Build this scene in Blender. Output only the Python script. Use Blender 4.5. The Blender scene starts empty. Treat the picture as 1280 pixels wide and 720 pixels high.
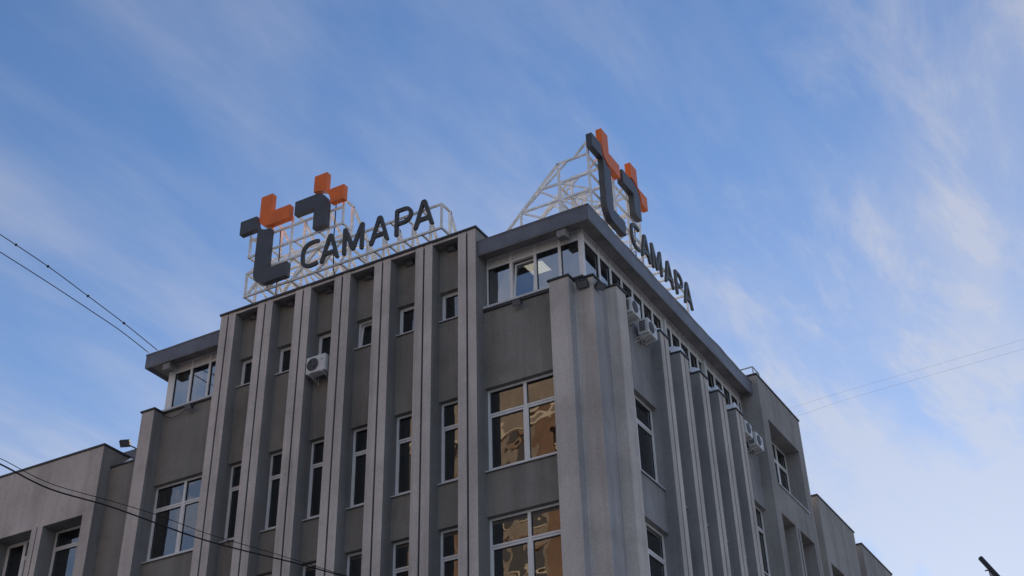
import bpy, bmesh, math, random
from mathutils import Vector, Matrix
from mathutils.geometry import tessellate_polygon
random.seed(7)
R = math.radians
scene = bpy.context.scene
col = scene.collection

# ------------------------------------------------------------------ camera
CAM = Vector((0, 0, 1.6))
YAW, PITCH, ROLL = -0.50154172, 0.63309947, -0.0299518
FPX, PX, PY = 1665.10946, 640.0, 236.0
fw = Vector((math.sin(YAW)*math.cos(PITCH), math.cos(YAW)*math.cos(PITCH), math.sin(PITCH)))
rt = Vector((math.cos(YAW), -math.sin(YAW), 0))
up = rt.cross(fw)
rt2 = rt*math.cos(ROLL) + up*math.sin(ROLL)
up2 = -rt*math.sin(ROLL) + up*math.cos(ROLL)
cd = bpy.data.cameras.new('camera'); cam = bpy.data.objects.new('camera', cd); col.objects.link(cam)
m = Matrix.Identity(4)
for i in range(3):
    m[i][0] = rt2[i]; m[i][1] = up2[i]; m[i][2] = -fw[i]; m[i][3] = CAM[i]
cam.matrix_world = m
cd.sensor_fit = 'HORIZONTAL'; cd.sensor_width = 36; cd.lens = 36*FPX/1280
cd.shift_x = 0; cd.shift_y = -(360-PY)/1280
cd.clip_start = 0.1; cd.clip_end = 3000
scene.camera = cam

# ------------------------------------------------------------------ sky, sun, exposure
SUN_AZ, SUN_EL = R(-9), R(15)          # azimuth from +Y towards +X
w = bpy.data.worlds.new('World'); scene.world = w; w.use_nodes = True
nt = w.node_tree; nt.nodes.clear()
N = nt.nodes.new; Lk = nt.links.new
out = N('ShaderNodeOutputWorld'); bg = N('ShaderNodeBackground'); bg.inputs[1].default_value = 0.12
sky = N('ShaderNodeTexSky'); sky.sky_type = 'NISHITA'; sky.sun_disc = False
sky.sun_elevation = SUN_EL; sky.sun_rotation = SUN_AZ
sky.air_density = 1.0; sky.dust_density = 0.08; sky.ozone_density = 5.6; sky.altitude = 100
tc = N('ShaderNodeTexCoord'); sep = N('ShaderNodeSeparateXYZ'); Lk(tc.outputs['Generated'], sep.inputs[0])
def math_node(op, a=None, b=None, c=None):
    n = N('ShaderNodeMath'); n.operation = op
    for i, v in enumerate((a, b, c)):
        if v is None: continue
        if isinstance(v, (int, float)): n.inputs[i].default_value = v
        else: Lk(v, n.inputs[i])
    return n.outputs[0]
zz = math_node('MAXIMUM', sep.outputs[2], 0.06)
cx = math_node('DIVIDE', sep.outputs[0], zz); cy = math_node('DIVIDE', sep.outputs[1], zz)
cmb = N('ShaderNodeCombineXYZ'); Lk(cx, cmb.inputs[0]); Lk(cy, cmb.inputs[1])
def cloud(rot, scl, scale, detail, rough, dist, lo, hi, off=(0, 0, 0)):
    mp = N('ShaderNodeMapping'); mp.inputs['Rotation'].default_value = (0, 0, R(rot)); mp.inputs['Scale'].default_value = scl
    mp.inputs['Location'].default_value = off
    Lk(cmb.outputs[0], mp.inputs[0])
    nz = N('ShaderNodeTexNoise'); nz.inputs['Scale'].default_value = scale; nz.inputs['Detail'].default_value = detail
    nz.inputs['Roughness'].default_value = rough; nz.inputs['Distortion'].default_value = dist
    Lk(mp.outputs[0], nz.inputs['Vector'])
    mr = N('ShaderNodeMapRange'); mr.interpolation_type = 'SMOOTHSTEP'
    mr.inputs[1].default_value = lo; mr.inputs[2].default_value = hi
    Lk(nz.outputs[0], mr.inputs[0]); return mr.outputs[0]
c1 = cloud(-14, (1.9, 0.80, 1), 1.15, 9, 0.56, 0.3, 0.40, 0.72, (8.43, 15.77, 0))
c2 = cloud(-30, (3.0, 0.95, 1), 2.4, 12, 0.64, 0.35, 0.44, 0.74, (34.18, 25.67, 0))
c3 = cloud(20, (1.0, 0.8, 1), 0.62, 4, 0.5, 0.4, 0.34, 0.66, (4.01, 39.57, 0))
c4 = cloud(-8, (5.5, 0.9, 1), 1.6, 10, 0.6, 0.5, 0.40, 0.80, (2.2, 5.5, 0))
fall = N('ShaderNodeMapRange'); fall.interpolation_type = 'SMOOTHSTEP'     # more veil towards the horizon
fall.inputs[1].default_value = 0.70; fall.inputs[2].default_value = 0.20; Lk(sep.outputs[2], fall.inputs[0])
k = math_node('MULTIPLY', c1, 0.75)
k = math_node('MULTIPLY_ADD', c2, math_node('MULTIPLY', c3, 1.1), k)
k = math_node('MULTIPLY_ADD', c4, 0.28, k)
k = math_node('MULTIPLY_ADD', c3, 0.22, k)
k = math_node('MULTIPLY', k, math_node('MULTIPLY_ADD', fall.outputs[0], 0.52, 0.45))
k = math_node('ADD', k, math_node('MULTIPLY_ADD', fall.outputs[0], 0.32, 0.05))
k = math_node('MINIMUM', k, 0.90)
mixc = N('ShaderNodeMix'); mixc.data_type = 'RGBA'
Lk(k, mixc.inputs[0]); Lk(sky.outputs[0], mixc.inputs[6])
cc = N('ShaderNodeMix'); cc.data_type = 'RGBA'; cc.blend_type = 'ADD'; cc.inputs[0].default_value = 1.0     # cloud = thin white over half the blue behind
hb = N('ShaderNodeMix'); hb.data_type = 'RGBA'; hb.blend_type = 'MULTIPLY'; hb.inputs[0].default_value = 1.0
Lk(sky.outputs[0], hb.inputs[6]); hb.inputs[7].default_value = (0.55, 0.45, 0.36, 1)
Lk(hb.outputs[2], cc.inputs[6]); cc.inputs[7].default_value = (2.65, 2.5, 2.6, 1); Lk(cc.outputs[2], mixc.inputs[7])
Lk(mixc.outputs[2], bg.inputs[0]); Lk(bg.outputs[0], out.inputs[0])

sd = bpy.data.lights.new('sun', 'SUN'); sd.energy = 3.2; sd.angle = R(0.53); sd.color = (1.0, 0.80, 0.58)
sun = bpy.data.objects.new('sun', sd); col.objects.link(sun)
sdir = Vector((math.sin(SUN_AZ)*math.cos(SUN_EL), math.cos(SUN_AZ)*math.cos(SUN_EL), math.sin(SUN_EL)))
sun.rotation_euler = sdir.to_track_quat('Z', 'Y').to_euler()
vs = scene.view_settings
vs.view_transform = 'Standard'; vs.look = 'None'; vs.gamma = 1; vs.exposure = 0.52; vs.use_curve_mapping = False
scene.render.engine = 'CYCLES'

# ------------------------------------------------------------------ pixel tools (turn a sighted direction into a place)
def ray(x, y): return fw + rt2*((x-PX)/FPX) - up2*((y-PY)/FPX)
def on(axis, x, y, v):
    d = ray(x, y); return CAM + d*((v-CAM[axis])/d[axis])
def at_dist(x, y, dist): return CAM + ray(x, y).normalized()*dist

# ------------------------------------------------------------------ materials
MATS = {}
def mat_new(name):
    mt = bpy.data.materials.new(name); mt.use_nodes = True
    MATS[name] = mt; return mt, mt.node_tree, mt.node_tree.nodes['Principled BSDF']
def noise_col(t, vec, scale, detail, c0, c1, lo=0.35, hi=0.65, rough=0.6, stretch=None):
    if stretch:
        mp = t.nodes.new('ShaderNodeMapping'); mp.inputs['Scale'].default_value = stretch
        t.links.new(vec, mp.inputs[0]); vec = mp.outputs[0]
    nz = t.nodes.new('ShaderNodeTexNoise'); nz.inputs['Scale'].default_value = scale
    nz.inputs['Detail'].default_value = detail; nz.inputs['Roughness'].default_value = rough
    t.links.new(vec, nz.inputs['Vector'])
    cr = t.nodes.new('ShaderNodeValToRGB')
    cr.color_ramp.elements[0].position = lo; cr.color_ramp.elements[1].position = hi
    cr.color_ramp.elements[0].color = (*c0, 1); cr.color_ramp.elements[1].color = (*c1, 1)
    t.links.new(nz.outputs[0], cr.inputs[0]); return cr.outputs[0], nz.outputs[0]
def mul(t, a, b, f=1.0):
    mx = t.nodes.new('ShaderNodeMix'); mx.data_type = 'RGBA'; mx.blend_type = 'MULTIPLY'; mx.inputs[0].default_value = f
    t.links.new(a, mx.inputs[6]); t.links.new(b, mx.inputs[7]); return mx.outputs[2]
def plaster(name, c, var=0.12, streak=0.18, bump=0.35):
    mt, t, b = mat_new(name)
    geo = t.nodes.new('ShaderNodeNewGeometry'); v = geo.outputs['Position']
    base, _ = noise_col(t, v, 0.55, 5, tuple(x*(1-var) for x in c), tuple(x*(1+var) for x in c))
    st, _ = noise_col(t, v, 1.5, 6, (1-streak,)*3, (1, 1, 1), 0.36, 0.56, 0.65, (1.6, 1.6, 0.10))
    base = mul(t, base, st)
    sp, _ = noise_col(t, v, 0.9, 9, (0.86, 0.85, 0.83), (1, 1, 1), 0.30, 0.46, 0.7)
    base = mul(t, base, sp)
    gr, fine = noise_col(t, v, 26, 4, (0.84, 0.84, 0.84), (1.12, 1.12, 1.12), 0.3, 0.7, 0.75)
    base = mul(t, base, gr)
    t.links.new(base, b.inputs['Base Color']); b.inputs['Roughness'].default_value = 0.92
    b.inputs['Specular IOR Level'].default_value = 0.25
    bp = t.nodes.new('ShaderNodeBump'); bp.inputs['Strength'].default_value = bump; bp.inputs['Distance'].default_value = 0.012
    t.links.new(fine, bp.inputs['Height']); t.links.new(bp.outputs[0], b.inputs['Normal'])
    return mt
def plain(name, c, rough=0.5, metal=0.0, var=0.06, scale=3.0, emit=None, es=0):
    mt, t, b = mat_new(name)
    geo = t.nodes.new('ShaderNodeNewGeometry')
    base, nz = noise_col(t, geo.outputs['Position'], scale, 5, tuple(x*(1-var) for x in c), tuple(min(1, x*(1+var)) for x in c))
    t.links.new(base, b.inputs['Base Color']); b.inputs['Roughness'].default_value = rough; b.inputs['Metallic'].default_value = metal
    if emit:
        b.inputs['Emission Color'].default_value = (*emit, 1); b.inputs['Emission Strength'].default_value = es
    return mt
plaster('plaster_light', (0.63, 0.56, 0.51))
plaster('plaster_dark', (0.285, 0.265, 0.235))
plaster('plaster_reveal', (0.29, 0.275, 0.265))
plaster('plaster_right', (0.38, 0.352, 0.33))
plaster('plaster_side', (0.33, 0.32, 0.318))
plaster('plaster_step_shade', (0.45, 0.435, 0.435))  # darker plaster: shade painted into the colour of the corner steps' sides
plain('seam', (0.05, 0.045, 0.05), 0.9)
plain('coping_metal', (0.045, 0.045, 0.05), 0.55, 0.0, 0.25)
plain('sill_metal', (0.60, 0.60, 0.61), 0.45, 0.0, 0.08)
plain('pvc', (0.86, 0.83, 0.80), 0.35, 0, 0.04)
plain('pvc_panel', (0.70, 0.67, 0.645), 0.4, 0, 0.05)
plain('gasket', (0.02, 0.02, 0.022), 0.6)
mt = plain('fascia_metal', (0.15, 0.158, 0.19), 0.5, 0.0, 0.16, 2.2)
plain('soffit', (0.30, 0.275, 0.25), 0.85, 0, 0.25, 1.6)
plain('room_wall', (0.62, 0.61, 0.58), 0.9)
plain('room_floor', (0.12, 0.10, 0.09), 0.9)
plain('curtain', (0.55, 0.58, 0.62), 0.9)
plain('sign_dark', (0.060, 0.064, 0.072), 0.42, 0, 0.12, 2.0)
plain('letter_dark', (0.048, 0.050, 0.048), 0.45, 0, 0.15, 2.0)
plain('sign_orange', (0.85, 0.16, 0.008), 0.45, 0, 0.10, 2.0)
plain('truss_white', (0.88, 0.88, 0.87), 0.6, 0, 0.15, 4.0)
plain('snow', (0.80, 0.83, 0.88), 0.75, 0, 0.04, 6.0)
plain('ac_white', (0.66, 0.65, 0.63), 0.45, 0, 0.06, 4.0)
plain('ac_dark', (0.03, 0.03, 0.033), 0.5)
plain('lamp_body', (0.05, 0.05, 0.054), 0.5)
plain('lamp_glass', (0.20, 0.20, 0.21), 0.3)
plain('cable_black', (0.008, 0.008, 0.009), 0.7)
plain('wire_grey', (0.10, 0.10, 0.11), 0.7)
plain('box_grey', (0.27, 0.255, 0.24), 0.8, 0, 0.15)
plain('pole_dark', (0.03, 0.03, 0.033), 0.5)
plain('cloth_pale', (0.62, 0.62, 0.62), 0.9)
plain('wire_pale', (0.66, 0.68, 0.72), 0.7)
plain('rail_metal', (0.45, 0.45, 0.46), 0.5)
plain('panel_light', (0.9, 0.85, 0.75), 0.5, emit=(1.0, 0.72, 0.46), es=1.0)
plaster('tower_tan', (0.33, 0.26, 0.20), 0.12, 0.2)
plaster('tower_brick', (0.27, 0.16, 0.10), 0.15, 0.2)
plain('tower_trim', (0.62, 0.50, 0.36), 0.8)
plain('tower_glass', (0.10, 0.085, 0.07), 0.12)
mt, t, b = mat_new('asphalt')
geo = t.nodes.new('ShaderNodeNewGeometry')
c_, _ = noise_col(t, geo.outputs['Position'], 0.25, 8, (0.05, 0.05, 0.052), (0.30, 0.31, 0.33), 0.42, 0.62)
t.links.new(c_, b.inputs['Base Color']); b.inputs['Roughness'].default_value = 0.8
mt, t, b = mat_new('paving')
geo = t.nodes.new('ShaderNodeNewGeometry')
c_, _ = noise_col(t, geo.outputs['Position'], 0.5, 8, (0.22, 0.22, 0.22), (0.55, 0.57, 0.6), 0.42, 0.62)
t.links.new(c_, b.inputs['Base Color']); b.inputs['Roughness'].default_value = 0.85
# window glass: fresnel mirror over a clear pane, slightly wavy
def glass(name, tint, ior, wave):
    mt, t, b = mat_new(name); t.nodes.remove(b)
    o_ = t.nodes['Material Output']
    gl = t.nodes.new('ShaderNodeBsdfGlossy'); gl.inputs['Roughness'].default_value = 0.012; gl.inputs['Color'].default_value = (0.93, 0.97, 1, 1)
    tr = t.nodes.new('ShaderNodeBsdfTransparent'); tr.inputs[0].default_value = (*tint, 1)
    fr = t.nodes.new('ShaderNodeFresnel'); fr.inputs[0].default_value = ior
    geo = t.nodes.new('ShaderNodeNewGeometry')
    nz = t.nodes.new('ShaderNodeTexNoise'); nz.inputs['Scale'].default_value = 1.7; nz.inputs['Detail'].default_value = 1.0
    t.links.new(geo.outputs['Position'], nz.inputs['Vector'])
    bp = t.nodes.new('ShaderNodeBump'); bp.inputs['Strength'].default_value = wave; bp.inputs['Distance'].default_value = 0.02
    t.links.new(nz.outputs[0], bp.inputs['Height']); t.links.new(bp.outputs[0], gl.inputs['Normal'])
    mx = t.nodes.new('ShaderNodeMixShader')
    t.links.new(fr.outputs[0], mx.inputs[0]); t.links.new(tr.outputs[0], mx.inputs[1]); t.links.new(gl.outputs[0], mx.inputs[2])
    t.links.new(mx.outputs[0], o_.inputs[0])
glass('glass', (0.34, 0.37, 0.39), 2.7, 0.30)
glass('glass_blue', (0.36, 0.48, 0.60), 4.4, 0.12)

# ------------------------------------------------------------------ mesh builder
class MB:
    def __init__(s): s.v = []; s.f = []; s.mi = []; s.mats = []
    def mid(s, mname):
        if mname not in s.mats: s.mats.append(mname)
        return s.mats.index(mname)
    def face(s, pts, mname):
        n = len(s.v); s.v += [tuple(p) for p in pts]; s.f.append(tuple(range(n, n+len(pts)))); s.mi.append(s.mid(mname))
    def box(s, a, b, mname, side=None):
        """axis-aligned box; side={'-x':mat,...} overrides"""
        x0, y0, z0 = (min(a[i], b[i]) for i in range(3)); x1, y1, z1 = (max(a[i], b[i]) for i in range(3))
        n = len(s.v)
        s.v += [(x0,y0,z0),(x1,y0,z0),(x1,y1,z0),(x0,y1,z0),(x0,y0,z1),(x1,y0,z1),(x1,y1,z1),(x0,y1,z1)]
        for key, q in (('-z',(0,3,2,1)),('+z',(4,5,6,7)),('-y',(0,1,5,4)),('+x',(1,2,6,5)),('+y',(2,3,7,6)),('-x',(3,0,4,7))):
            mm = mname
            if side and key in side: mm = side[key]
            if mm is None: continue
            s.f.append(tuple(n+i for i in q)); s.mi.append(s.mid(mm))
    def bar(s, p, q, th, mname, tw=None):
        p = Vector(p); q = Vector(q); d = q-p
        if d.length < 1e-6: return
        d.normalize(); a = d.cross(Vector((0,0,1)))
        if a.length < 1e-3: a = Vector((1,0,0))
        a.normalize(); c = a.cross(d); a = a*(th/2); c = c*((tw or th)/2)
        n = len(s.v)
        for e in (p, q):
            s.v += [tuple(e-a-c), tuple(e+a-c), tuple(e+a+c), tuple(e-a+c)]
        for qd in ((0,1,5,4),(1,2,6,5),(2,3,7,6),(3,0,4,7),(3,2,1,0),(4,5,6,7)):
            s.f.append(tuple(n+i for i in qd)); s.mi.append(s.mid(mname))
    def tube(s, pts, rad, mname, seg=6):
        pts = [Vector(p) for p in pts]; n = len(s.v); rings = []
        for i, p in enumerate(pts):
            d = (pts[min(i+1, len(pts)-1)]-pts[max(i-1, 0)]).normalized()
            a = d.cross(Vector((0,0,1)));  a = Vector((1,0,0)) if a.length < 1e-3 else a.normalized()
            c = a.cross(d); rr = rad[i] if isinstance(rad, (list, tuple)) else rad
            for j in range(seg):
                th = 2*math.pi*j/seg; s.v.append(tuple(p+a*(rr*math.cos(th))+c*(rr*math.sin(th))))
        k_ = s.mid(mname)
        for i in range(len(pts)-1):
            for j in range(seg):
                s.f.append((n+i*seg+j, n+i*seg+(j+1)%seg, n+(i+1)*seg+(j+1)%seg, n+(i+1)*seg+j)); s.mi.append(k_)
        s.f.append(tuple(n+j for j in reversed(range(seg)))); s.mi.append(k_)
        e = n+(len(pts)-1)*seg; s.f.append(tuple(e+j for j in range(seg))); s.mi.append(k_)
    def prism(s, poly, z0, z1, mname, side=None):
        n = len(s.v); L = len(poly)
        s.v += [(x, y, z0) for x, y in poly]+[(x, y, z1) for x, y in poly]
        for i in range(L):
            j = (i+1) % L; mm = mname
            if side: mm = side(i)
            s.f.append((n+i, n+j, n+L+j, n+L+i)); s.mi.append(s.mid(mm))
        s.f.append(tuple(n+L+i for i in range(L))); s.mi.append(s.mid(mname))
        s.f.append(tuple(n+i for i in reversed(range(L)))); s.mi.append(s.mid(mname))
    def outline(s, loops, place, d0, d1, mname):
        """2-D outline with holes, extruded from depth d0 to d1; place(u, z, d) gives the point"""
        tri = tessellate_polygon([[Vector((u, z, 0)) for u, z in lp] for lp in loops])
        flat = [p for lp in loops for p in lp]; n = len(s.v); L = len(flat); k_ = s.mid(mname)
        s.v += [tuple(place(u, z, d0)) for u, z in flat]+[tuple(place(u, z, d1)) for u, z in flat]
        for a in tri:
            s.f.append(tuple(n+i for i in a)); s.mi.append(k_)
            s.f.append(tuple(n+L+i for i in reversed(a))); s.mi.append(k_)
        o = 0
        for lp in loops:
            for i in range(len(lp)):
                j = (i+1) % len(lp); s.f.append((n+o+i, n+o+j, n+L+o+j, n+L+o+i)); s.mi.append(k_)
            o += len(lp)
    def build(s, name, parent=None, bevel=0, smooth=False, recalc=True):
        me = bpy.data.meshes.new(name); me.from_pydata(s.v, [], s.f)
        for mname in s.mats: me.materials.append(MATS[mname])
        for p, i in zip(me.polygons, s.mi): p.material_index = i; p.use_smooth = smooth
        if recalc:
            bm = bmesh.new(); bm.from_mesh(me); bmesh.ops.recalc_face_normals(bm, faces=bm.faces); bm.to_mesh(me); bm.free()
        me.update()
        return link(name, me, parent, bevel)
WORLD = {}
def link(name, me, parent=None, bevel=0):
    o = bpy.data.objects.new(name, me); col.objects.link(o)
    if parent is not None:
        o.parent = parent; o.location = -WORLD.get(parent.name, Vector((0, 0, 0)))
    WORLD[o.name] = Vector((0, 0, 0))
    if bevel:
        md = o.modifiers.new('bevel', 'BEVEL'); md.width = bevel; md.segments = 2; md.limit_method = 'ANGLE'
    return o
def thing(name, loc, label, cat, group=None):
    o = bpy.data.objects.new(name, None); o.empty_display_size = 0.2; col.objects.link(o); o.location = loc
    WORLD[o.name] = Vector(loc); tag(o, label, cat, group); return o
def tag(o, label=None, cat=None, group=None, kind=None):
    if label: o['label'] = label
    if cat: o['category'] = cat
    if group: o['group'] = group
    if kind: o['kind'] = kind
    return o

# ------------------------------------------------------------------ setting: ground, street
b = MB(); b.box((-900, -900, -0.5), (900, 900, 0), 'asphalt'); tag(b.build('ground'), kind='structure')
b = MB(); b.box((-60, 18.5, 0.004), (-8.2, 24.0, 0.13), 'paving'); b.box((-11.0, 24.0, 0.004), (-8.2, 90, 0.13), 'paving')
tag(b.build('pavement', bevel=0.02), kind='structure')

# ------------------------------------------------------------------ the office building
W, FP, GY = 25.16, 24.78, 25.30          # recessed wall, pilaster fronts, window frames (front facade)
XW, XF, GX = -11.60, -11.30, -11.74       # the same for the side facade
office = thing('office_building', (-18.5, 27.0, 0), 'grey plastered office building with vertical pilasters and flat overhanging roof', 'building')
SEAMS = [-22.97+1.33*i for i in range(7)]
HW = 0.27
ROWS = [(14.72-3.3*k_, 16.94-3.3*k_) for k_ in range(3)]
def PL(u, n, z): return (u, n, z)                  # front facade: u is x, n is y
def PR(u, n, z): return (n, u, z)                  # side facade: u is y, n is x

def wall_strip(name, P, n0, n1, u0, u1, z0, z1, openings, mname, rname, jambs=True):
    """wall face at n0 between u0..u1, z0..z1 with openings (ua,ub,za,zb) whose reveals run back to n1"""
    if not jambs:                                            # openings run the full width: one panel between each pair
        cuts = sorted([(o[2], o[3]) for o in openings]); lo = z0; first = None
        for (d, e) in cuts+[(z1, None)]:
            q = MB(); q.face([P(u0, n0, lo), P(u1, n0, lo), P(u1, n0, d), P(u0, n0, d)], mname)
            if lo > z0: q.face([P(u0, n0, lo), P(u1, n0, lo), P(u1, n1, lo), P(u0, n1, lo)], rname)
            if e is not None: q.face([P(u0, n0, d), P(u1, n0, d), P(u1, n1, d), P(u0, n1, d)], rname)
            q.build('wall_panel', office, recalc=False); lo = e
        return
    b = MB()
    us = sorted({u0, u1} | {o[0] for o in openings} | {o[1] for o in openings})
    zs = sorted({z0, z1} | {o[2] for o in openings} | {o[3] for o in openings})
    us = [u for u in us if u0 <= u <= u1]; zs = [z for z in zs if z0 <= z <= z1]
    def is_open(u, z): return any(o[0] < u < o[1] and o[2] < z < o[3] for o in openings)
    for i in range(len(us)-1):
        for j in range(len(zs)-1):
            uc, zc = (us[i]+us[i+1])/2, (zs[j]+zs[j+1])/2
            if not is_open(uc, zc):
                b.face([P(us[i], n0, zs[j]), P(us[i+1], n0, zs[j]), P(us[i+1], n0, zs[j+1]), P(us[i], n0, zs[j+1])], mname)
    for (a, c, d, e) in openings:
        b.face([P(a, n0, e), P(c, n0, e), P(c, n1, e), P(a, n1, e)], rname)
        b.face([P(a, n0, d), P(c, n0, d), P(c, n1, d), P(a, n1, d)], rname)
        if not jambs: continue
        b.face([P(a, n0, d), P(a, n0, e), P(a, n1, e), P(a, n1, d)], rname)
        b.face([P(c, n0, d), P(c, n0, e), P(c, n1, e), P(c, n1, d)], rname)
    return b.build(name, office, recalc=False)

def pane(parent, P, u0, u1, z0, z1, n, sgn, jitter=True, mname='glass'):
    """one sheet of glass with a dark gasket line; sgn points outdoors along n"""
    b = MB(); j = (lambda: random.uniform(-0.004, 0.004)) if jitter else (lambda: 0)
    q = [P(u0, n+j(), z0), P(u1, n+j(), z0), P(u1, n+j(), z1), P(u0, n+j(), z1)]
    b.face(q, mname); return b.build('pane', parent, recalc=False)

def bx(b, P, u0, u1, n0, n1, z0, z1, mname): b.box(P(u0, n0, z0), P(u1, n1, z1), mname)

def make_window(P, sgn, u0, u1, z0, z1, n, cols=1, transom=0.66, tilt=None, wall_n=None, fw_=0.055, only_right_transom=False, sill=True, snow=False):
    """framed window at plane n (outer frame face); sgn = direction of outdoors along n"""
    b = MB(); d = 0.07; ni = n - sgn*d
    g = 0.012
    bx(b, P, u0, u0+fw_, ni, n, z0, z1, 'pvc'); bx(b, P, u1-fw_, u1, ni, n, z0, z1, 'pvc')
    bx(b, P, u0+fw_, u1-fw_, ni, n, z1-fw_, z1, 'pvc'); bx(b, P, u0+fw_, u1-fw_, ni, n, z0, z0+fw_, 'pvc')
    zt = None
    panes = []
    cw = (u1-u0)/cols
    for c in range(1, cols):
        um = u0+c*cw; bx(b, P, um-0.04, um+0.04, ni, n+sgn*0.004, z0+fw_, z1-fw_, 'pvc')
    for c in range(cols):
        a = u0+fw_ if c == 0 else u0+c*cw+0.04
        e = u1-fw_ if c == cols-1 else u0+(c+1)*cw-0.04
        if transom and not (only_right_transom and c < cols-1):
            zt = z1-transom
            bx(b, P, a, e, ni, n+sgn*0.002, zt-0.02, zt+0.025, 'pvc')
            bx(b, P, a, e, ni, n-sgn*0.012, zt-0.045, zt-0.02, 'sill_metal')
            bx(b, P, a, e, ni, n+sgn*0.002, zt-0.085, zt-0.045, 'pvc')
            panes += [(a, e, zt+0.025, z1-fw_), (a+0.03, e-0.03, z0+fw_+0.03, zt-0.085-0.002)]
            # opening sash of the lower light
            for (p, q, r_, s_) in ((a, a+0.03, z0+fw_, zt-0.085), (e-0.03, e, z0+fw_, zt-0.085), (a+0.03, e-0.03, z0+fw_, z0+fw_+0.03)):
                bx(b, P, p, q, ni, n-sgn*0.004, r_, s_, 'pvc')
        else:
            if tilt is None:
                for (p, q, r_, s_) in ((a, a+0.035, z0+fw_, z1-fw_), (e-0.035, e, z0+fw_, z1-fw_), (a+0.035, e-0.035, z0+fw_, z0+fw_+0.035), (a+0.035, e-0.035, z1-fw_-0.035, z1-fw_)):
                    bx(b, P, p, q, ni, n-sgn*0.004, r_, s_, 'pvc')
                panes.append((a+0.035, e-0.035, z0+fw_+0.035, z1-fw_-0.035))
    o = b.build('window', office)
    for (a, c, d_, e) in panes:
        pane(o, P, a, c, d_, e, n-sgn*0.045, sgn)
        gb = MB()
        for (p, q, r_, s_) in ((a, a+g, d_, e), (c-g, c, d_, e), (a+g, c-g, e-g*1.4, e), (a+g, c-g, d_, d_+g)):
            bx(gb, P, p, q, n-sgn*0.052, n-sgn*0.030, r_, s_, 'gasket')
        gb.build('gasket', o)
    if tilt is not None:                                   # tilted-open sash, hinged at the bottom, leaning indoors
        a, c, d_, e = u0+fw_+0.004, u1-fw_-0.004, z0+fw_+0.003, z1-fw_-0.003
        sb = MB(); t_ = math.tan(tilt); f2 = 0.045
        def tl(u, n_, z): return P(u, n_-sgn*(z-d_)*t_, z)
        def slab(p, q, r_, s_, na, nb, mm):
            pts = [tl(p, na, r_), tl(q, na, r_), tl(q, na, s_), tl(p, na, s_), tl(p, nb, r_), tl(q, nb, r_), tl(q, nb, s_), tl(p, nb, s_)]
            for qd in ((0,1,2,3),(4,5,6,7),(0,1,5,4),(1,2,6,5),(2,3,7,6),(3,0,4,7)): sb.face([pts[i] for i in qd], mm)
        na, nb = n-sgn*0.01, n-sgn*0.05
        slab(a, a+f2, d_, e, na, nb, 'pvc'); slab(c-f2, c, d_, e, na, nb, 'pvc')
        slab(a+f2, c-f2, d_, d_+f2, na, nb, 'pvc'); slab(a+f2, c-f2, e-f2, e, na, nb, 'pvc')
        sa = sb.build('sash', o)
        gb = MB(); nm = n-sgn*0.03
        gb.face([tl(a+f2, nm, d_+f2), tl(c-f2, nm, d_+f2), tl(c-f2, nm, e-f2), tl(a+f2, nm, e-f2)], 'glass'); gb.build('pane', o, recalc=False)
    if sill and wall_n is not None:
        sb = MB(); zs = z0
        n_out = wall_n + sgn*0.05
        pts = [(n-sgn*0.0, zs+0.012), (n_out, zs-0.045), (n_out, zs-0.075), (n-sgn*0.0, zs-0.02)]
        L = [P(u0+0.003, a, z) for a, z in pts]; Rr = [P(u1-0.003, a, z) for a, z in pts]
        for i in range(4):
            j = (i+1) % 4; sb.face([L[i], Rr[i], Rr[j], L[j]], 'sill_metal')
        sb.face(L, 'sill_metal'); sb.face(Rr, 'sill_metal'); sb.build('sill', o)
    return o

def pilaster(P, sgn, u, half, nf, nb, z0, z1, top=True):
    """two plaster strips either side of a recessed joint"""
    b = MB(); g = 0.024
    bx(b, P, u-g-0.02, u+g+0.02, nb, nf-sgn*0.05, z0, z1-0.002, 'seam')
    o = b.build('pilaster', office)
    for a, c in ((u-half, u-g), (u+g, u+half)):
        s_ = MB()
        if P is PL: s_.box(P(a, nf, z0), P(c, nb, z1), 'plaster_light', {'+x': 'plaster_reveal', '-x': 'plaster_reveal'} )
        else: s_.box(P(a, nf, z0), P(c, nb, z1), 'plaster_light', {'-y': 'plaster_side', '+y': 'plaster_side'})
        s_.build('strip', o, bevel=0.008)
    return o

# ---- front facade
bays = [(SEAMS[i]+HW, SEAMS[i+1]-HW) for i in range(6)]
for i, s_ in enumerate(SEAMS): pilaster(PL, -1, s_, HW, FP, GY+0.12, 0, 21.50)
for i, (a, c) in enumerate(bays):
    ops = [(a, c, z0, z1) for z0, z1 in ROWS]+[(a, c, 19.20, 20.11)]
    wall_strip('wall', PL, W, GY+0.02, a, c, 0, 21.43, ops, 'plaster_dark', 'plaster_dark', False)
    for z0, z1 in ROWS: make_window(PL, -1, a+0.002, c-0.002, z0+0.08, z1-0.002, GY, 1, 0.66, wall_n=W)
    make_window(PL, -1, a+0.002, c-0.002, 19.28, 20.108, GY, 1, 0, tilt=(0.10 if i == 3 else None), wall_n=W)
for (a, c) in ((-25.335, SEAMS[0]-HW), (SEAMS[6]+HW, -12.64)):
    ops = [(a, c, z0, z1) for z0, z1 in ROWS]
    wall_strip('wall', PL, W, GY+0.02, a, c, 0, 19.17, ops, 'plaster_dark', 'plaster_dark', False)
    for z0, z1 in ROWS: make_window(PL, -1, a+0.002, c-0.002, z0+0.08, z1-0.002, GY, 2, 0.66, wall_n=W)
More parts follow.
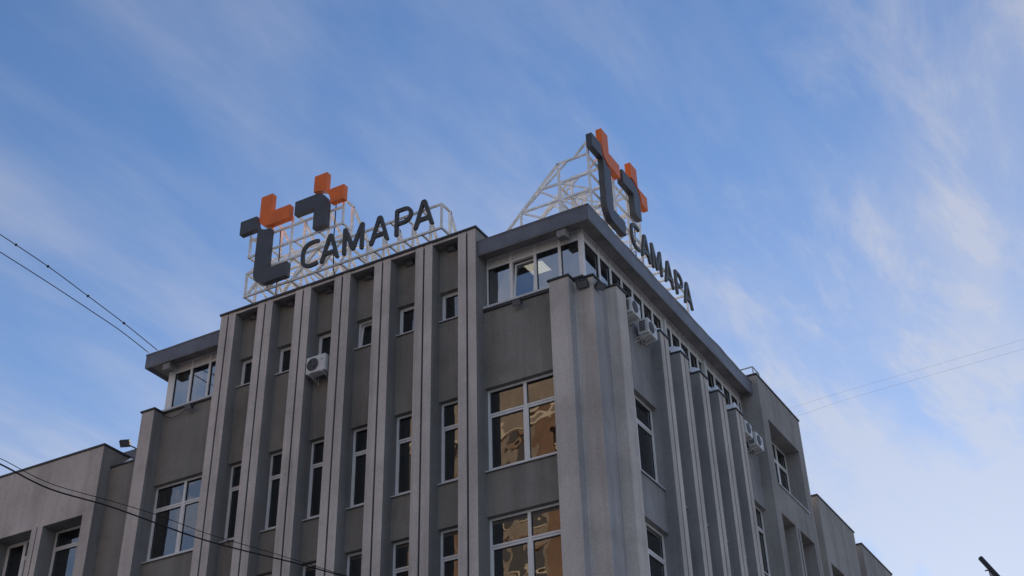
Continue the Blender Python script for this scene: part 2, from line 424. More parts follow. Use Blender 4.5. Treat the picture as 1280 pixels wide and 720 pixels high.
# head of the tall centre block with its coping
b = MB(); b.box((SEAMS[0]-HW+0.01, FP+0.015, 21.42), (SEAMS[6]+HW-0.01, 29.0, 21.498), 'plaster_light', {'-z': 'plaster_reveal'})
b.box((SEAMS[0]-HW+0.012, W+0.1, 19.2), (SEAMS[0]-HW+0.2, 29, 21.42), 'plaster_right'); b.box((SEAMS[6]+HW-0.2, W+0.1, 20.5), (SEAMS[6]+HW-0.012, 29, 21.42), 'plaster_right')
b.build('parapet', office)
b = MB(); b.box((SEAMS[0]-HW-0.035, FP-0.035, 21.502), (SEAMS[6]+HW+0.035, 29.03, 21.56), 'coping_metal'); b.build('coping', office)

# ---- corner piers (three steps) and the pier at the left end
corner = [(-12.64, 24.78), (-12.10, 24.78), (-12.10, 25.09), (-11.58, 25.09), (-11.58, 25.80), (-11.28, 25.80), (-11.28, 26.32), (-11.86, 26.32), (-12.2, 25.9), (-12.64, 25.45)]
b = MB(); b.prism(corner, 0, 19.125, 'plaster_light', lambda i: 'plaster_step_shade' if i in (1, 3) else 'plaster_light'); b.build('corner_pier', office, bevel=0.015)  # +x faces of the first two steps carry the painted-in shade
o_ = 0.035
cop = [(-12.64-o_, 24.78-o_), (-12.10+o_, 24.78-o_), (-12.10+o_, 25.09-o_), (-11.58+o_, 25.09-o_), (-11.58+o_, 25.80-o_), (-11.28+o_, 25.80-o_), (-11.28+o_, 26.32+o_), (-11.66, 26.32+o_), (-12.2, 25.9), (-12.64-o_, 25.36)]
b = MB(); b.prism(cop, 19.128, 19.175, 'coping_metal'); b.build('coping', office)
b = MB(); b.box((-25.80, FP, 0), (-25.335, 25.45, 19.125), 'plaster_light', {'+x': 'plaster_reveal'}); b.build('pier', office, bevel=0.012)
b = MB(); b.box((-25.84, FP-0.035, 19.128), (-25.30, 25.4, 19.175), 'coping_metal'); b.build('coping', office)

# ---- side facade
PIL = [28.40+1.318*i for i in range(5)]
pw = 0.53
for y in PIL:
    pilaster(PR, 1, y+pw/2, pw/2, XF, GX-0.1, 0, 19.11)
    b = MB(); b.box((XW-0.1, y-0.02, 19.112), (XF+0.035, y+pw+0.02, 19.16), 'coping_metal'); b.build('coping', office)
sb = [(26.32, PIL[0])]+[(PIL[i]+pw, PIL[i+1]) for i in range(4)]+[(PIL[4]+pw, 36.06)]
for i, (a, c) in enumerate(sb):
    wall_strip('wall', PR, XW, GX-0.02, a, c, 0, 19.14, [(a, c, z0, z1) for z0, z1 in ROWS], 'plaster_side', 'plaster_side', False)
    for z0, z1 in ROWS: make_window(PR, 1, a+0.002, c-0.002, z0+0.08, z1-0.002, GX, 2 if i in (0, 5) else 1, 0.66, wall_n=XW)

# ---- ribbon windows of the top storey
RY, RX, RT, RG = 25.30, -11.90, 20.78, 20.46
def ribbon(P, sgn, n, us, hidden_first=False, tilt_i=None):
    for i in range(len(us)-1):
        a, c = us[i], us[i+1]; b = MB(); ni = n-sgn*0.08
        f_ = 0.038
        bx(b, P, a, a+f_, ni, n, 19.20, RT, 'pvc'); bx(b, P, c-f_, c, ni, n, 19.20, RT, 'pvc')
        bx(b, P, a+f_, c-f_, ni, n, 19.20, 19.26, 'pvc'); bx(b, P, a+f_, c-f_, ni, n, RG, RG+0.05, 'pvc'); bx(b, P, a+f_, c-f_, ni, n, RT-0.04, RT, 'pvc')
        o = b.build('ribbon_window', office)
        q = MB(); bx(q, P, a+f_+0.008, c-f_-0.008, ni+sgn*0.02, n-sgn*0.016, RG+0.058, RT-0.048, 'pvc_panel'); q.build('spandrel_panel', o, bevel=0.004)
        u0, u1, z0, z1 = a+f_, c-f_, 19.26, RG
        if i == tilt_i:
            sbm = MB(); t_ = math.tan(0.10); f2 = 0.045
            def tl(u, n_, z): return P(u, n_-sgn*(z-z0)*t_, z)
            def slab(p, q_, r_, s_):
                na, nb = n-sgn*0.02, n-sgn*0.06
                pts = [tl(p, na, r_), tl(q_, na, r_), tl(q_, na, s_), tl(p, na, s_), tl(p, nb, r_), tl(q_, nb, r_), tl(q_, nb, s_), tl(p, nb, s_)]
                for qd in ((0,1,2,3),(4,5,6,7),(0,1,5,4),(1,2,6,5),(2,3,7,6),(3,0,4,7)): sbm.face([pts[k_] for k_ in qd], 'pvc')
            slab(u0+0.01, u0+0.01+f2, z0, z1-0.02); slab(u1-0.01-f2, u1-0.01, z0, z1-0.02); slab(u0+0.01+f2, u1-0.01-f2, z0, z0+f2); slab(u0+0.01+f2, u1-0.01-f2, z1-0.02-f2, z1-0.02)
            sbm.build('sash', o); g_ = MB(); nm = n-sgn*0.04
            g_.face([tl(u0+0.05, nm, z0+f2), tl(u1-0.05, nm, z0+f2), tl(u1-0.05, nm, z1-0.06), tl(u0+0.05, nm, z1-0.06)], 'glass_blue'); g_.build('pane', o, recalc=False)
        else:
            pane(o, P, u0, u1, z0, z1, n-sgn*0.05, sgn, True, 'glass_blue')
            gb = MB(); g = 0.014
            for (p, q_, r_, s_) in ((u0, u0+g, z0, z1), (u1-g, u1, z0, z1), (u0+g, u1-g, z1-g*1.5, z1), (u0+g, u1-g, z0, z0+g)):
                bx(gb, P, p, q_, n-sgn*0.06, n-sgn*0.03, r_, s_, 'gasket')
            gb.build('gasket', o)
usR = [-14.70, -13.98, -13.27, -12.56, -11.98]
ribbon(PL, -1, RY, usR, tilt_i=1)
ribbon(PL, -1, RY, [-25.28, -24.62, -23.94, -23.25])
usS = [25.38, 26.25]+[26.25+0.667*(i+1) for i in range(3)]+[28.25+0.628*(i+1) for i in range(12)]+[36.05]
ribbon(PR, 1, RX, usS)
for (x0, x1, y0, y1) in ((-11.98, RX+0.002, RY-0.002, 25.38), (-25.48, -25.28, RY-0.002, 25.45)):
    b = MB(); b.box((x0, y0, 19.20), (x1, y1, RT-0.002), 'pvc'); b.build('corner_post', office, bevel=0.006)
# sills under the ribbon
def sill_bar(x0, y0, x1, y1, z0=19.172, z1=19.235, mname='sill_metal'):
    b = MB(); b.box((x0, y0, z0), (x1, y1, z1), mname); return b.build('sill', office, bevel=0.006)
sill_bar(SEAMS[6]+HW+0.003, W-0.07, -12.66, RY+0.05); sill_bar(-25.42, W-0.07, SEAMS[0]-HW-0.003, RY+0.05)
b = MB(); b.box((SEAMS[6]+HW+0.003, W-0.05, 19.10), (-12.66, W+0.02, 19.170), 'coping_metal'); b.build('drip_edge', office)
b = MB(); b.box((-25.33, W-0.05, 19.13), (SEAMS[0]-HW-0.003, W+0.02, 19.170), 'coping_metal'); b.build('drip_edge', office)
sill_bar(RX-0.05, 26.36, XW+0.05, 36.05)
sill_bar(-12.62, 24.98, -11.80, 25.36, 19.178, 19.21)

# ---- roof slabs with sheet-metal fascia
FY, FX, Z0, Z1 = 24.86, -11.49, 20.66, 21.10
b = MB(); b.box((SEAMS[6]+HW+0.004, FY+0.03, RT+0.004), (FX-0.03, 36.05, Z1-0.01), 'soffit'); b.box((SEAMS[0]-HW+0.21, 29.04, RT+0.004), (SEAMS[6]+HW, 36.05, Z1-0.01), 'soffit')
roofR = b.build('roof_slab', office)
b = MB(); b.box((-26.03, FY+0.03, RT+0.004), (SEAMS[0]-HW-0.004, 36.05, Z1-0.01), 'soffit'); roofL = b.build('roof_slab', office)
def fascia(P, sgn, n, u0, u1, parent, pieces, wav=0.0):
    step = (u1-u0)/pieces
    for i in range(pieces):
        a, c = u0+i*step+0.003, u0+(i+1)*step-0.003
        b = MB(); K = 5; rows = []
        for j in range(K+1):
            u = a+(c-a)*j/K
            w1 = wav*(math.sin(u*2.3)+0.6*math.sin(u*5.1+1)); w2 = wav*(math.sin(u*1.7+2)+0.5*math.sin(u*6.3))
            q = [(n+sgn*(0.028+w1*0.4), Z1+0.012+w1*0.5), (n+sgn*w2*0.3, Z1-0.05), (n+sgn*w1*0.4, Z0+0.06), (n-sgn*0.015, Z0+w2*0.5), (n-sgn*0.07, RT+0.002)]
            rows.append([P(u, nn, z) for nn, z in q]+[P(u, n-sgn*0.25, Z1+0.012)])
        for j in range(K):
            for k_ in range(4): b.face([rows[j][k_], rows[j+1][k_], rows[j+1][k_+1], rows[j][k_+1]], 'fascia_metal')
            b.face([rows[j][0], rows[j+1][0], rows[j+1][5], rows[j][5]], 'fascia_metal')
        b.build('fascia_panel', parent, recalc=False)
fascia(PL, -1, FY, SEAMS[6]+HW+0.004, FX, roofR, 3, 0.003)
fascia(PR, 1, FX, FY, 36.04, roofR, 9, 0.016)
fascia(PL, -1, FY, -26.06, SEAMS[0]-HW-0.004, roofL, 3, 0.004)
fascia(PR, -1, -26.06, FY, 36.04, roofL, 9, 0.004)

# ---- rooms behind the glass
b = MB()
for zf in (6.9, 10.2, 13.5, 16.95+0.3):
    b.box((-25.7, GY+0.03, zf), (-12.2, 30, zf+0.25), 'room_floor', {'-z': 'room_wall'})
    b.box((-18, 26.4, zf+0.01), (GX-0.03, 36, zf+0.24), 'room_floor', {'-z': 'room_wall'})
b.face([(-25.7, 29.9, 0), (-16, 29.9, 0), (-16, 29.9, 21.3), (-25.7, 29.9, 21.3)], 'room_wall')
b.face([(-16, 29.9, 0), (-16, 36.2, 0), (-16, 36.2, 21.3), (-16, 29.9, 21.3)], 'room_wall')
b.box((-25.6, 26, 0), (-25.5, 30, 19.17), 'room_wall')
b.face([(-25.4, 30, 17.5), (-25.4, 25.3, 17.5), (-25.4, 25.3, 20.6), (-25.4, 30, 20.6)], 'room_wall')
b.box((-14.66, 25.45, 20.59), (-12.02, 36, 20.608), 'room_wall'); b.box((-25.4, 25.45, 20.59), (-23.26, 30, 20.608), 'room_wall')
for x in (-14.74, -23.2): b.box((x-0.04, 25.40, 17.5), (x+0.04, 30, 20.58), 'room_wall')
b.box((-23.16, GY+0.1, 20.3), (-14.78, 29.8, 20.36), 'room_wall')
for y in (30.2, 33.0): b.box((-16, y, 0), (GX-0.1, y+0.1, 20.58), 'room_wall')
for i in (1, 3, 5): b.box((SEAMS[i]-0.05, GY+0.05, 0), (SEAMS[i]+0.05, 29.9, 20.29), 'room_wall')
b.build('interior', office, recalc=False)

# ---- block at the far end of the side facade and the lower blocks beyond it
def block(y0, y1, ztop, ops, seams, name):
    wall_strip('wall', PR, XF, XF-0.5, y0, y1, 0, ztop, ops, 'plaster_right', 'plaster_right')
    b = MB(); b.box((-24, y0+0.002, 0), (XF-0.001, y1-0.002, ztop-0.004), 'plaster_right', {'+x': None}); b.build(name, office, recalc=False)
    b = MB(); b.box((-24, y0-0.03, ztop), (XF+0.03, y1+0.03, ztop+0.05), 'coping_metal'); b.build('coping', office)
ztop = 21.33
low = [(36.55, 37.76, 16.97-2.35-3.3*k_, 16.97-3.3*k_) for k_ in range(3)]+[(38.16, 39.46, 16.97-2.35-3.3*k_, 16.97-3.3*k_) for k_ in range(3)]
block(36.06, 39.92, ztop, [(36.62, 39.40, 17.90, 20.04)]+low, [37.96], 'end_block')
make_window(PR, 1, 36.63, 39.39, 17.97, 20.035, XF-0.47, 3, 0.62, wall_n=XF, sill=True)
for (a, c, z0, z1) in low: make_window(PR, 1, a+0.003, c-0.003, z0+0.06, z1-0.003, XF-0.47, 1, 0.66, sill=False)
b = MB(); b.box((XF-0.02, 37.93, 12), (XF+0.004, 37.99, 16.95), 'seam'); b.build('joint', office)
l1 = [(40.95, 42.25, 16.83-2.35, 16.83), (42.75, 44.05, 16.83-2.35, 16.83)]
block(40.63, 44.43, 18.98, l1, [], 'low_block')
for (a, c, z0, z1) in l1: make_window(PR, 1, a+0.003, c-0.003, z0+0.06, z1-0.003, XF-0.47, 1, 0.66, sill=False)
block(45.2, 48.8, 18.83, [], [], 'low_block')
b = MB(); b.box((-24, 39.93, 0), (XW, 40.62, 18.75), 'plaster_light'); b.box((-24, 44.44, 0), (XW, 45.19, 18.6), 'plaster_light'); b.build('link_wall', office)
b = MB(); b.box((-25.5, 30.0, 0), (-16.2, 36.0, 20.5), 'plaster_right'); b.build('core', office)

# ---- left wing and the low link beside it
wing_ops = [(-28.99, -27.48, 13.8, 16.47), (-30.90, -29.42, 13.8, 16.47), (-33.2, -31.7, 13.8, 16.47)]
wall_strip('wall', PL, FP, GY+0.02, -40, -27.09, 0, 18.46, wing_ops, 'plaster_light', 'plaster_reveal')
b = MB(); b.box((-40, FP+0.001, 0), (-27.09, 36, 18.455), 'plaster_reveal', {'-y': None}); b.build('wing', office, recalc=False)
b = MB(); b.box((-40, FP-0.03, 18.462), (-27.06, 36.03, 18.52), 'coping_metal'); b.build('coping', office)
make_window(PL, -1, -28.987, -27.483, 13.88, 16.467, GY, 1, 0.5, sill=False)
make_window(PL, -1, -30.897, -29.423, 13.88, 16.467, GY, 2, 0.5, sill=False, only_right_transom=True)
make_window(PL, -1, -33.197, -31.703, 13.88, 16.467, GY, 1, 0.5, sill=False)
b = MB(); b.box((-29.218, FP-0.003, 12), (-29.19, FP+0.05, 16.5), 'seam'); b.build('joint', office)
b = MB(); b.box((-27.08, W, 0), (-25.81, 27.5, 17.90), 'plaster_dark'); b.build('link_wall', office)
b = MB(); b.box((-27.08, W-0.03, 17.903), (-25.81, W+0.45, 17.95), 'coping_metal'); b.box((-29.5, 26.2, 17.955), (-25.81, 26.3, 18.98), 'fascia_metal'); b.build('link_parapet', office)
# dark rooms of wing
# ------------------------------------------------------------------ rooftop signs
def arc(cx_, cz_, r, a0, a1, n=10):
    return [(cx_+r*math.cos(R(a0+(a1-a0)*i/n)), cz_+r*math.sin(R(a0+(a1-a0)*i/n))) for i in range(n+1)]
def fillet(poly, r, n=3):
    o = []; L = len(poly)
    for i in range(L):
        p0, p1, p2 = Vector(poly[i-1]), Vector(poly[i]), Vector(poly[(i+1) % L])
        a = (p0-p1); c = (p2-p1); rr = min(r, a.length*0.45, c.length*0.45)
        a = a.normalized()*rr+p1; c = c.normalized()*rr+p1
        for j in range(n+1):
            t_ = j/n; q = a*(1-t_)**2+p1*(2*t_*(1-t_))+c*t_**2; o.append((q.x, q.y))
    return o
T = 0.47
LOGO = [
 ('sign_dark', [[(0, 2.03), (0, 2.50), (0.60, 2.50)]+arc(1.09, 2.36, 0.48, 172, 272, 9)+[(1.16, 1.88), (1.16, 0.47), (1.90, 0.47), (1.90, 0), (1.14, 0)]+arc(1.14, 0.45, 0.45, 268, 180, 9)+[(0.69, 2.03)]]),
 ('sign_orange', [[(0.71, 3.14), (1.13, 3.14), (1.13, 2.48), (1.83, 2.48), (1.83, 2.01), (1.07, 2.01)]+arc(1.07, 2.37, 0.36, 268, 180, 9)]),
 ('sign_dark', [[(2.02, 2.01), (2.02, 2.48), (2.74, 2.48)]+arc(2.74, 2.03, 0.45, 90, 0, 9)+[(3.19, 1.27), (2.73, 1.27), (2.73, 2.01)]]),
 ('sign_orange', [[(2.67, 2.585), (2.67, 3.15), (3.12, 3.15), (3.12, 2.47), (3.76, 2.47), (3.76, 1.98)]+arc(2.74, 2.03, 0.555, -5, 92, 9)]),
]
H, S = 0.89, 0.108
def letA(u, w=0.655):
    c = u+w/2; h = S*0.62
    outer = fillet([(u, 0), (c-h, H), (c+h, H), (u+w, 0), (u+w-S*1.02, 0), (u+w-S*1.02-0.075, 0.205), (u+S*1.02+0.075, 0.205), (u+S*1.02, 0)], 0.045)
    inner = fillet([(c-0.135, 0.325), (c+0.135, 0.325), (c, 0.72)], 0.02)
    return [outer, inner]
def letM(u, w=0.70):
    c = u+w/2; s_ = S
    return [fillet([(u, 0), (u, H), (u+s_*1.05, H), (c, 0.30), (u+w-s_*1.05, H), (u+w, H), (u+w, 0), (u+w-s_, 0), (u+w-s_, 0.58), (c+0.05, 0.07), (c-0.05, 0.07), (u+s_, 0.58), (u+s_, 0)], 0.04)]
def letP(u, w=0.57):
    r = 0.275; zc = H-r; s_ = S
    outer = fillet([(u, 0), (u, H), (u+s_, H), (u+s_, H-0.001)], 0.001)
    outer = [(u+0.02, 0), (u, 0.03), (u, H-0.04), (u+0.04, H)]+arc(u+w-r, zc, r, 90, -90, 12)+[(u+s_, zc-r), (u+s_, 0.03), (u+s_-0.02, 0)]
    inner = [(u+s_, H-s_), (u+s_, zc-r+s_)]+arc(u+w-r, zc, r-s_, -90, 90, 10)
    return [outer, inner]
def letC(u, w=0.60):
    cx_, rx = u+0.40, 0.40; s_ = S; rz = H/2
    o = []; i_ = []
    for k_ in range(15):
        a = 62+(298-62)*k_/14; ca, sa = math.cos(R(a)), math.sin(R(a))
        pw_ = 0.75
        f = lambda v: math.copysign(abs(v)**pw_, v)
        o.append((cx_+rx*f(ca)*0.98, H/2+rz*f(sa))); i_.append((cx_+(rx-s_)*f(ca)*0.98+0.03*(ca > 0), H/2+(rz-s_)*f(sa)))
    return [o+i_[::-1]]
LET = [('С', letC(2.36)), ('А', letA(3.04)), ('М', letM(3.81)), ('А', letA(4.71)), ('Р', letP(5.55)), ('А', letA(6.155))]

def make_sign(place, base, label, zroof, rootloc, d1=-0.68, cap=None, slope=0.86):
    """place(u, z, d): u along the sign, z above the letters' baseline, d forwards (out of the facade)"""
    root = thing('rooftop_sign', rootloc, label, 'sign', 'rooftop signs')
    for mname, loops in LOGO:
        b = MB(); b.outline(loops, place, 0.02, -0.17, mname); b.build('logo_piece', root)
    for ch, loops in LET:
        b = MB(); b.outline(loops, place, 0.0, -0.075, 'letter_dark'); b.build('letter', root)
    th = 0.058; zr = zroof; d0 = -0.24                                     # front and rear planes of the lattice
    P = place; M_ = 'truss_white'; b = MB()
    b.bar(P(0.2, -0.06, d0), P(6.94, -0.06, d0), th, M_); b.bar(P(0.2, 0.72, d0), P(6.94, 0.72, d0), th, M_)
    for z in (1.30, 1.88): b.bar(P(0.2, z, d0), P(3.62, z, d0), th, M_)
    for u, za, ztp in ((0.24, -0.06, 0.72), (0.24, 1.3, 2.05), (1.05, -0.06, 2.3), (1.78, 0.72, 2.2), (2.95, 1.3, 2.4), (3.6, 1.3, 2.2), (6.92, -0.06, 0.72)): b.bar(P(u, za, d0-0.004), P(u, ztp, d0-0.004), th, M_)
    b.build('front_lattice', root)
    for u, ztp in ((0.24, 2.0), (1.05, 2.3), (1.9, 2.2), (2.78, 2.3), (3.6, 2.15), (4.2, 0.72), (4.75, 0.72), (5.25, 0.72), (5.72, 0.72), (6.3, 0.72), (6.92, 0.72)):
        b = MB(); tall = ztp > 1; front_top = 2.32 if (cap and tall) else ztp; ztp = min(ztp, cap or ztp)                              # each bent: rear post, ties, long rear brace down to the roof
        b.bar(P(u, zr, d1), P(u, ztp, d1), th*1.15, M_)
        zs = [-0.06, 0.72, 1.3] if tall else [-0.06]
        for z in zs+[ztp]: b.bar(P(u+0.003, z, d0+0.01), P(u+0.003, z, d1), th, M_)
        sl = slope if tall else 1.7
        reach = lambda z: d1-(ztp-z)/sl
        b.bar(P(u, ztp, d1), P(u, zr, reach(zr)), th*1.15, M_)
        if tall and front_top > ztp:                          # raking strut up to the logo
            b.bar(P(u+0.01, front_top+0.15, d0-0.01), P(u+0.01, ztp, (d0+d1)/2), th, M_); b.bar(P(u-0.012, -0.06, d0-0.01), P(u-0.012, front_top+0.15, d0-0.01), th, M_)
        if tall:
            if cap: b.bar(P(u+0.002, 1.3, d1), P(u+0.002, 1.3, reach(1.3)), th, M_); b.bar(P(u+0.014, 0.72, reach(0.72)), P(u+0.014, ztp, d1+0.3), th*0.85, M_)
            b.bar(P(u-0.008, -0.06, d0), P(u-0.008, 0.72, d1), th*0.85, M_); b.bar(P(u-0.008, 0.72, d0), P(u-0.008, 1.3, d1), th*0.85, M_)
            b.bar(P(u+0.012, zr, d1), P(u+0.012, -0.06, reach(-0.06)), th*0.9, M_)
            for z in (0.72, -0.06): b.bar(P(u-0.004, z, d1), P(u-0.004, z, reach(z)), th, M_)
            b.bar(P(u+0.006, -0.06, d1), P(u+0.006, 0.72, reach(0.72)), th*0.9, M_); b.bar(P(u+0.006, 0.72, d1), P(u+0.006, 1.3, reach(1.3)), th*0.9, M_)
            b.bar(P(u-0.01, 0.72, reach(0.72)), P(u-0.01, zr, reach(0.72)), th, M_)
        else:
            b.bar(P(u+0.006, 0.1, d1), P(u+0.006, zr, reach(zr)*0.6+d1*0.4), th*0.9, M_)
        b.build('brace_frame', root)
    b = MB()                                                  # rear longitudinals and a few cross braces
    b.bar(P(0.24, zr+0.20, d1-0.05), P(6.92, zr+0.20, d1-0.05), th, M_)
    b.bar(P(0.24, 0.76, d1-0.05), P(3.6, 0.76, d1-0.05), th, M_); b.bar(P(0.24, 0.0, d1-1.0), P(3.6, 0.0, d1-1.0), th, M_)
    us = [0.24, 1.05, 1.9, 2.78, 3.6]
    for i in range(4):
        za, zb = ((zr+0.2, 0.72) if i % 2 else (0.72, zr+0.2))
        b.bar(P(us[i], za, d1+0.05), P(us[i+1], zb, d1+0.05), th*0.85, M_)
        b.bar(P(us[i], zb, d1-0.5), P(us[i+1], za, d1-0.5), th*0.85, M_)
        b.bar(P(us[i], 1.3 if i % 2 else 0.72, d1+0.03), P(us[i+1], 0.72 if i % 2 else 1.3, d1+0.03), th*0.8, M_)
        b.bar(P(us[i], -0.06, d0-0.03), P(us[i+1], 0.72, d0-0.03), th*0.8, M_)
    b.bar(P(0.24, 1.28, d1-0.04), P(3.6, 1.28, d1-0.04), th, M_)
    for u, v in ((3.6, 4.75), (4.75, 5.72)): b.bar(P(u, -0.06, d1+0.05), P(v, zr+0.05, d1+0.05), th*0.85, M_)
    b.build('rear_lattice', root)
    b = MB()                                                  # sign cable
    b.tube([P(1.32, 1.9, d0-0.03), P(1.34, 1.0, d0-0.05), P(1.30, -0.2, d0-0.1), P(1.3, zr, d1)], 0.018, 'cable_black', 5); b.build('sign_cable', root); b = MB()
    b.tube([P(3.3, 2.1, d0-0.03), P(3.28, 1.0, d0-0.05), P(3.3, -0.1, d0-0.1), P(3.3, zr, d1)], 0.018, 'cable_black', 5)
    b.build('sign_cable', root)
    return root
kL = 25.0/24.6; ZL = 1.6+(22.0-1.6)*kL; UL = -22.73*kL; YL = 25.0
def placeL(u, z, d): return Vector((UL+u*kL, YL-d, ZL+z*kL))
make_sign(placeL, ZL, 'rooftop sign facing the street, dark and orange logo and letters above the narrow pilaster bays', (21.56-ZL)/kL, (-19.5, 25.6, 21.56))
XR_ = -12.6; ZR = 23.40; UR = 30.27-2.36*kL
def placeR(u, z, d): return Vector((XR_+d, UR+u*kL, ZR+z*kL))
make_sign(placeR, ZR, 'rooftop sign seen almost edge-on above the corner, its lettering running along the side facade', (21.10-ZR)/kL, (-13.4, 31, 21.1), -1.24, 2.0, 0.99)

# ------------------------------------------------------------------ air conditioners
def air_conditioner(P, sgn, u0, u1, n, z0, z1, nb, wall_n, label):
    """outdoor unit: front face at n, back at nb"""
    root = thing('air_conditioner', P((u0+u1)/2, (n+nb)/2, z0), label, 'air conditioner', 'air conditioners hung on the walls')
    b = MB(); bx(b, P, u0, u1, nb, n, z0, z1, 'ac_white'); b.build('casing', root, bevel=0.018)
    b = MB(); h = z1-z0; cu, cz, r = u0+(u1-u0)*0.36, z0+h*0.49, h*0.38
    ring = []
    for k_ in range(20):
        a = 2*math.pi*k_/20; ring.append((math.cos(a), math.sin(a)))
    nf = n+sgn*0.004
    b.face([P(cu+r*c, nf, cz+r*s_) for c, s_ in ring], 'ac_dark')
    for rr in (0.98, 0.72, 0.46, 0.24):
        for k_ in range(20):
            (c0, s0), (c1, s1) = ring[k_], ring[(k_+1) % 20]
            b.bar(P(cu+r*rr*c0, nf+sgn*0.008, cz+r*rr*s0), P(cu+r*rr*c1, nf+sgn*0.008, cz+r*rr*s1), 0.008, 'lamp_glass')
    for k_ in range(0, 20, 5):
        c, s_ = ring[k_]; b.bar(P(cu, nf+sgn*0.012, cz), P(cu+r*c, nf+sgn*0.012, cz+r*s_), 0.009, 'lamp_glass')
    b.build('fan_grille', root, recalc=False)
    b = MB()                                                  # louvres on the near end
    for k_ in range(7):
        z = z0+0.07+k_*(h-0.12)/7; bx(b, P, u0-0.004, u0+0.02, nb+sgn*0.05, n-sgn*0.08, z, z+(h-0.12)/11, 'ac_dark')
    b.build('louvre', root)
    b = MB()                                                  # maker's plate: plain
    bx(b, P, u1-(u1-u0)*0.20, u1-(u1-u0)*0.12, n-sgn*0.003, n+sgn*0.003, z1-h*0.36, z1-h*0.28, 'box_grey'); b.build('plate', root)
    b = MB(); b.tube([P(u1-0.06, nb+sgn*0.08, z0+0.10), P(u1+0.03, nb+sgn*0.06, z0+0.06), P(u1+0.06, nb, z0-0.04), P(u1+0.05, wall_n+sgn*0.03, z0-0.02), P(u1+0.05, wall_n+sgn*0.02, z0+0.16)], 0.016, 'box_grey', 6); b.build('hose', root, smooth=True)
    for u in (u0+0.10, u1-0.10):
        b = MB(); b.bar(P(u, wall_n, z0-0.02), P(u, n+sgn*0.02, z0-0.02), 0.03, 'ac_white'); b.bar(P(u, wall_n, z0-0.13), P(u, n-sgn*0.10, z0-0.03), 0.018, 'ac_white')
        b.bar(P(u, wall_n-sgn*0.0, z0-0.15), P(u, wall_n, z0+0.10), 0.03, 'ac_white'); b.build('bracket', root)
    return root
air_conditioner(PL, -1, -19.95, -19.33, 24.70, 18.63, 19.12, 24.98, W, 'white outdoor air conditioner hung between two pilasters of the front facade')
air_conditioner(PR, 1, 26.42, 26.95, -11.18, 18.68, 19.10, -11.48, XW, 'white air conditioner on the side facade, touching the stepped corner pier')
air_conditioner(PR, 1, 27.36, 27.92, -11.18, 18.55, 18.98, -11.48, XW, 'white air conditioner on the side facade beside the first snow-capped pilaster')
air_conditioner(PR, 1, 34.22, 34.72, -11.24, 18.58, 19.00, -11.52, XW, 'white air conditioner just behind the last pilaster of the side facade')
air_conditioner(PR, 1, 34.95, 35.52, -11.22, 18.50, 18.92, -11.50, XW, 'white air conditioner next to the tall end block, last along the side facade')

# ------------------------------------------------------------------ floodlights, lamps, boxes
def floodlight(loc, ang, label, s_=1.0, tilt=0.5, bracket_to=None):
    root = thing('floodlight', loc, label, 'floodlight', 'floodlights on the facade')
    M = Matrix.Translation(loc) @ Matrix.Rotation(ang, 4, 'Z') @ Matrix.Rotation(tilt, 4, 'X')
    def tf(p): return tuple(M @ Vector(p))
    def tbox(b, a, c, mm):
        x0, y0, z0 = a; x1, y1, z1 = c
        p = [tf(q) for q in ((x0,y0,z0),(x1,y0,z0),(x1,y1,z0),(x0,y1,z0),(x0,y0,z1),(x1,y0,z1),(x1,y1,z1),(x0,y1,z1))]
        for qd in ((0,3,2,1),(4,5,6,7),(0,1,5,4),(1,2,6,5),(2,3,7,6),(3,0,4,7)): b.face([p[i] for i in qd], mm)
    b = MB(); tbox(b, (-0.13*s_, -0.05*s_, -0.09*s_), (0.13*s_, 0.03*s_, 0.09*s_), 'lamp_body')
    for k_ in range(5): tbox(b, ((-0.11+0.05*k_)*s_, 0.03*s_, -0.07*s_), ((-0.10+0.05*k_)*s_, 0.06*s_, 0.07*s_), 'lamp_body')
    b.build('housing', root)
    b = MB(); tbox(b, (-0.115*s_, -0.055*s_, -0.075*s_), (0.115*s_, -0.0505*s_, 0.075*s_), 'lamp_glass'); b.build('lens', root)
    b = MB(); p0 = Vector(loc)
    if bracket_to is not None:
        q = Vector(bracket_to)
        b.bar(p0, q, 0.025*s_, 'lamp_body'); b.bar(tf((-0.14*s_, 0, 0)), tf((0.14*s_, 0, 0)), 0.018, 'lamp_body')
    b.build('bracket', root)
    return root
floodlight((-13.65, 24.98, 18.98), 0, 'black floodlight under the ribbon window sill near the stepped corner piers', 0.95, 0.6, (-13.60, 25.16, 19.10))
fl = floodlight((-24.23, 24.98, 18.99), 0, 'black floodlight with a drooping cable under the left ribbon window', 0.95, 0.6, (-24.2, 25.16, 19.10))
b = MB(); pts = []
for k_ in range(13):
    t_ = k_/12; pts.append((-25.30+1.02*t_, 25.10-0.04*t_, 19.10-0.06*t_-0.20*math.sin(math.pi*t_**0.8)))
b.tube(pts, 0.009, 'cable_black', 5); b.build('cable', fl)
p_ = on(1, 728, 354, 24.98)
floodlight(tuple(p_), 0.15, 'black floodlight under the coping between the first and second corner steps', 1.15, 1.0, (p_.x, 25.085, p_.z+0.06))
p_ = on(0, 750, 357.5, -11.47)
floodlight(tuple(p_), 1.0, 'black floodlight under the coping between the second and third corner steps', 1.0, 1.0, (-11.585, p_.y, p_.z+0.06))
p_ = on(1, 156.5, 554, 25.9)
floodlight(tuple(p_), 0.4, 'black floodlight on a bracket above the low snowy parapet by the left wing', 1.15, 0.9, tuple(on(1, 172, 561.5, 26.2)))
names = ['leftmost', 'second from the left', 'third from the left', 'fourth from the left', 'fifth from the left', 'rightmost']
